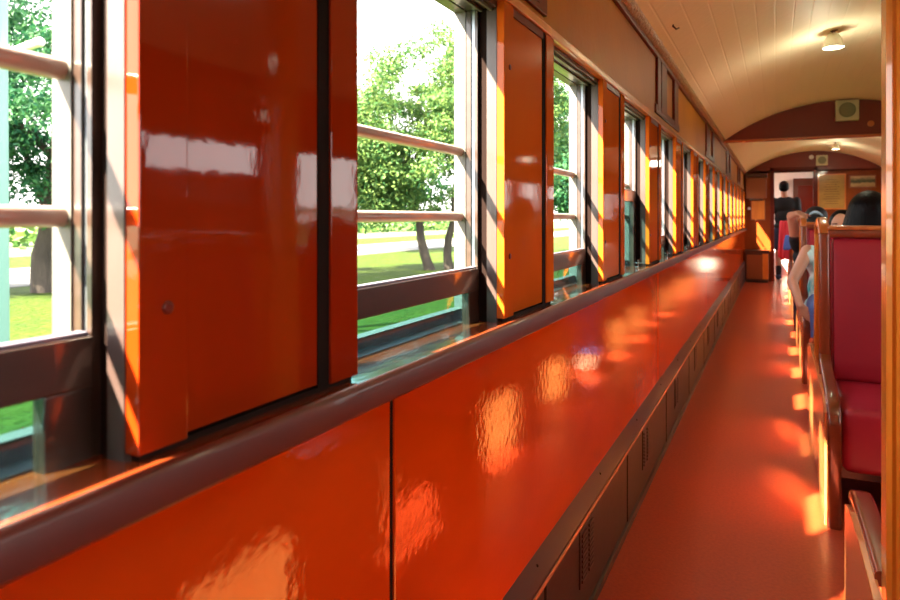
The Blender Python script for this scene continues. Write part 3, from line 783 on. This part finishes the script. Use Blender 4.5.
# -- man standing in the doorway, back to the camera
def standing_man():
    X, Y = .15, 13.42
    r = empty('person', (X, Y, 0)); L = lambda x, y, z: (x, y, z)
    b = MB(); hd = L(-.015, .0, 1.625)
    head_shape(b, hd, (0,1,0))
    b.capsule(L(-.005,0,1.45), L(-.012,0,1.56), .06, .056)
    b.ell(L(0,0,1.32), (.185,.10,.15)); b.ell(L(0,0,1.10), (.150,.10,.18)); b.ell(L(0,.0,.93), (.165,.11,.11))
    for q in (-1, 1):
        b.capsule(L(q*.185,0,1.40), L(q*.215,-.01,1.12), .056, .043); b.capsule(L(q*.215,-.01,1.12), L(q*.20,.06,.88), .040, .028)
        hand(b, L(q*.20,.06,.88), (0,.15,-1), (-q,0,0), 1, 1.0, .3)
        b.capsule(L(q*.085,0,.88), L(q*.10,.01,.50), .085, .058); b.capsule(L(q*.10,.01,.50), L(q*.10,-.02,.10), .056, .038)
        b.capsule(L(q*.10,-.03,.04), L(q*.115,.15,.03), .038, .03)
    body = remeshed(b, 'body', M['skin'], r, .008, 4)
    t = MB(); t.ell(L(0,0,1.32), (.200,.115,.16)); t.ell(L(0,0,1.10), (.168,.118,.2)); t.ell(L(0,0,.95), (.178,.125,.10))
    for q in (-1, 1): t.capsule(L(q*.185,0,1.40), L(q*.205,-.005,1.22), .068, .062)
    remeshed(t, 'shirt', M['blackcloth'], r, .012)
    t = MB(); t.ell(L(0,0,.90), (.172,.118,.12))
    for q in (-1, 1): t.capsule(L(q*.085,0,.86), L(q*.10,.01,.58), .098, .085)
    remeshed(t, 'shorts', M['navy'], r, .012)
    t = MB()
    for q in (-1, 1): t.capsule(L(q*.10,-.02,.10), L(q*.10,-.02,.22), .046, .05)
    remeshed(t, 'socks', M['blackcloth'], r, .01)
    t = MB()
    for q in (-1, 1): t.capsule(L(q*.10,-.05,.052), L(q*.118,.16,.045), .050, .043)
    remeshed(t, 'shoes', M['shoe'], r, .01)
    h = MB(); h.ell((hd[0], hd[1]-.012, hd[2]+.04), (.083,.096,.09)); h.ell((hd[0], hd[1]-.03, hd[2]-.01), (.080,.072,.06))
    remeshed(h, 'hair', M['hair'], r, .008, 3)
    face_bits(r, body, hd, (0,1,0))
    tag(r, 'person in black shirt and dark shorts standing in the far doorway', 'person')
standing_man()

# -- red and blue cloth hanging on the farthest bench
rc = empty('hanging_cloth', (.108, 10.30, .56))
m = MB(); n = 10
t = MB()
for i in range(7):
    a = i/6
    t.capsule((-.045+.09*a+.008*math.sin(i*2.3), -.03*math.sin(i*1.7), .49), (-.06+.11*a, .03*math.sin(i*1.3), .02+.05*math.sin(i*2)), .016, .024, 10)
remeshed(t, 'red_cloth', M['red'], rc, .009, 4)
t = MB()
for i in range(4):
    t.capsule((.02+.022*i, -.035, .30), (.0+.022*i, -.045, .12+.02*(i%2)), .014, .02, 10)
remeshed(t, 'blue_cloth', M['bluecloth'], rc, .009, 4)
tag(rc, 'red and blue cloth hanging on the aisle post of the farthest bench', 'cloth')

# ------------------------------------------------------------------ outdoors
GZ = -.9
lawn = struct('lawn', (0,0,GZ))
MB().box(-160, 160, -120, 260, -.2, 0).build('ground', M['grass'], lawn)
rd = MB().box(-26.5, -19.5, -120, 260, -.05, .02).build('road', M['road'], lawn)
MB().box(-160, -34, -120, 260, -.05, .015).build('field', M['fieldfar'], lawn)

def tree(name, base, trunks, crown, leafm, nclu, nleaf, size, seed, label, group=None, low=None):
    """crown: list of (centre offset, radii)"""
    rr = random.Random(seed)
    r = empty(name, (base[0], base[1], GZ))
    tm = MB()
    for (dx, dy, rad, topx, topy, topz) in trunks:
        pts = []; rs = []
        for i in range(9):
            a = i/8
            pts.append((dx + (topx-dx)*a**1.3 + .06*math.sin(i*1.7+seed), dy + (topy-dy)*a**1.3 + .05*math.cos(i*2.1), -.05 + topz*a)); rs.append(rad*(1.3-.8*a**.6))
        tm.tube(pts, rs, 12)
        for j in range(6):
            i = rr.randint(4, 8); p = Vector(pts[i]); c0, rd0 = rr.choice(crown)
            q = Vector(c0) + Vector((rr.uniform(-.6,.6)*rd0[0], rr.uniform(-.6,.6)*rd0[1], rr.uniform(-.5,.4)*rd0[2]))
            md = (p+q)/2 + Vector((rr.uniform(-.3,.3), rr.uniform(-.3,.3), .25))
            tm.tube([p, md, q], [rad*.38, rad*.24, rad*.08], 8)
    tm.build('trunk', M['bark'], r, 60)
    bm = bmesh.new()
    for _ in range(nclu):
        c0, rd0 = rr.choice(crown)
        while True:
            v = Vector((rr.uniform(-1,1), rr.uniform(-1,1), rr.uniform(-1,1)))
            if .25 < v.length < 1: break
        v = v * (.55 + .45*rr.random()) if v.length < .7 else v
        c = Vector(c0) + Vector((v.x*rd0[0], v.y*rd0[1], v.z*rd0[2]))
        cr = rr.uniform(.45, .95)
        for _ in range(nleaf):
            d = Vector((rr.gauss(0,1), rr.gauss(0,1), rr.gauss(0,.55))); d = d*(cr*.5)
            p = c + d
            nrm = (d.normalized()*.7 + Vector((rr.uniform(-1,1), rr.uniform(-1,1), rr.uniform(-.2,1.2)))).normalized()
            a = nrm.orthogonal().normalized(); a.rotate(Matrix.Rotation(rr.uniform(0, 2*PI), 3, nrm)); b = nrm.cross(a)
            s1 = size*rr.uniform(.6,1.3); s2 = s1*.5
            bm.faces.new([bm.verts.new(p - a*s1), bm.verts.new(p - b*s2 + nrm*s1*.12), bm.verts.new(p + a*s1), bm.verts.new(p + b*s2 + nrm*s1*.12)])
    me = bpy.data.meshes.new('foliage'); bm.to_mesh(me); bm.free(); me.materials.append(leafm)
    o = bpy.data.objects.new('foliage', me); COL.objects.link(o); o.parent = r
    tag(r, label, 'tree', group)
    return r
def ground(u, v):
    w = F*(H-GZ)/(v-VP[1]); p = at(u, v, w); return p
p1 = ground(42, 292)
tree('tree', p1, [(0,0,.27,.3,.2,4.2)], [((0,0,6.0),(4.8,4.8,3.9)), ((-2,-2,4.2),(3,3,2.2)), ((2.5,2,4.6),(2.4,2.4,2.2))],
     M['leaf_dark'], 520, 200, .075, 1, 'big dark green tree with a single stout trunk outside the nearest window', 'trees on the lawn')
p2 = ground(436, 270)
tree('tree', p2, [(-.25,-.15,.17,-1.6,-.6,5),(.35,.25,.15,.9,.5,5),(.85,.6,.2,1.8,1.2,5.2)],
     [((.6,.4,5.6),(4.2,4.2,3.8)), ((-2.2,-1.2,4.2),(2.2,2.2,2.4)), ((2,1,6.4),(2.6,2.6,2.8))],
     M['leaf_light'], 560, 220, .072, 2, 'fresh green tree with several leaning trunks seen through the second window', 'trees on the lawn')
p3 = at(352, 190, 40)
tree('tree', p3, [(0,0,.22,.2,.1,3.5)], [((0,0,4.2),(3.6,3.6,2.6)), ((2.4,2.0,3.6),(2.4,2.4,2.0))],
     M['leaf_dark'], 160, 55, .15, 3, 'smaller tree across the road, left of the many trunked tree', 'trees on the lawn')
p4 = ground(594, 253)
tree('tree', p4, [(0,0,.22,.2,.3,4)], [((0,0,7.0),(5,5,5.2)), ((-1.5,-1,4.2),(3,3,2.2))],
     M['leaf_dark'], 420, 140, .11, 4, 'deep green tree filling the narrow view of the third window', 'trees on the lawn')
# far pale hedge line across the road
hm = bmesh.new(); rr = random.Random(11)
for i in range(4200):
    y = rr.uniform(-10, 120); x = -46 + rr.gauss(0, 1.4); z = GZ + abs(rr.gauss(0, 1.1))*1.1
    p = Vector((x, y, z)); a = Vector((rr.uniform(-1,1), rr.uniform(-1,1), rr.uniform(-1,1))).normalized(); b = a.orthogonal().normalized()
    s_ = rr.uniform(.25,.5)
    hm.faces.new([hm.verts.new(p+a*s_), hm.verts.new(p+b*s_*.6), hm.verts.new(p-a*s_), hm.verts.new(p-b*s_*.6)])
me = bpy.data.meshes.new('hedge'); hm.to_mesh(me); hm.free(); me.materials.append(M['leaf_light'])
o = bpy.data.objects.new('hedge', me); COL.objects.link(o)
tag(o, 'long pale green hedge across the road behind the trees', 'hedge', kind='stuff')
# hedge on the far side of the track, seen in reflections
hm = bmesh.new()
for i in range(14000):
    y = rr.uniform(-15, 80); x = 20 + rr.gauss(0, .8); z = GZ + rr.random()**.7*2.5
    p = Vector((x, y, z)); a = Vector((rr.uniform(-1,1), rr.uniform(-1,1), rr.uniform(-1,1))).normalized(); b = a.orthogonal().normalized()
    s_ = rr.uniform(.10,.22)
    hm.faces.new([hm.verts.new(p+a*s_), hm.verts.new(p+b*s_*.6), hm.verts.new(p-a*s_), hm.verts.new(p-b*s_*.6)])
me = bpy.data.meshes.new('hedge'); hm.to_mesh(me); hm.free(); me.materials.append(M['leaf_hedge'])
o = bpy.data.objects.new('hedge', me); COL.objects.link(o)
tag(o, 'dark hedge beyond the windows behind the benches', 'hedge', kind='stuff')

# pale teal lamp post outside the nearest window
q = at(-1, 300, 9.5)
lp = empty('lamp_post', (q.x, q.y, GZ))
MB().tube([(0,0,-.02),(0,0,2.2),(0,0,6.5)], [.13,.12,.10], 16).build('pole', M['teal_post'], lp, True)
e = at(40, 42, 9.3); s0 = at(8, 53, 9.5)
off = Vector((q.x, q.y, GZ))
MB().tube([Vector((0,0,s0.z-GZ-.05)), s0-off], .02, 10).build('arm', M['white'], lp, True)
MB().capsule(s0-off, e-off, .05, .065).build('lamp_head', M['white'], lp, True)
tag(lp, 'pale teal lamp post with a white lamp arm outside the nearest window', 'lamp post')

# ------------------------------------------------------------------ light
sd = Vector((1, 1.6, -1.66)).normalized()
sl = bpy.data.lights.new('sun', 'SUN'); sl.energy = 31; sl.angle = math.radians(1.2); sl.color = (1,.87,.64)
so = bpy.data.objects.new('sun', sl); COL.objects.link(so); so.rotation_euler = sd.to_track_quat('-Z','Y').to_euler()
W = bpy.data.worlds.new('world'); S.world = W; W.use_nodes = True
nt = W.node_tree; bg = nt.nodes['Background']
tc = nt.nodes.new('ShaderNodeTexCoord'); sp = nt.nodes.new('ShaderNodeSeparateXYZ'); nt.links.new(tc.outputs['Generated'], sp.inputs[0])
rp = nt.nodes.new('ShaderNodeValToRGB'); rp.color_ramp.elements[0].color = (1.0,.96,.91,1); rp.color_ramp.elements[1].color = (.80,.86,.95,1)
nt.links.new(sp.outputs['Z'], rp.inputs['Fac']); nt.links.new(rp.outputs['Color'], bg.inputs['Color'])
bg.inputs['Strength'].default_value = 2.7

S.view_settings.view_transform = 'Standard'; S.view_settings.look = 'None'
S.view_settings.gamma = 1; S.view_settings.use_curve_mapping = False
S.view_settings.exposure = 1.38
S.cycles.use_denoising = True; S.cycles.blur_glossy = 0.0; S.cycles.sample_clamp_indirect = 60
S.cycles.diffuse_bounces = 8; S.cycles.max_bounces = 14; S.cycles.transparent_max_bounces = 24
S.cycles.caustics_reflective = True
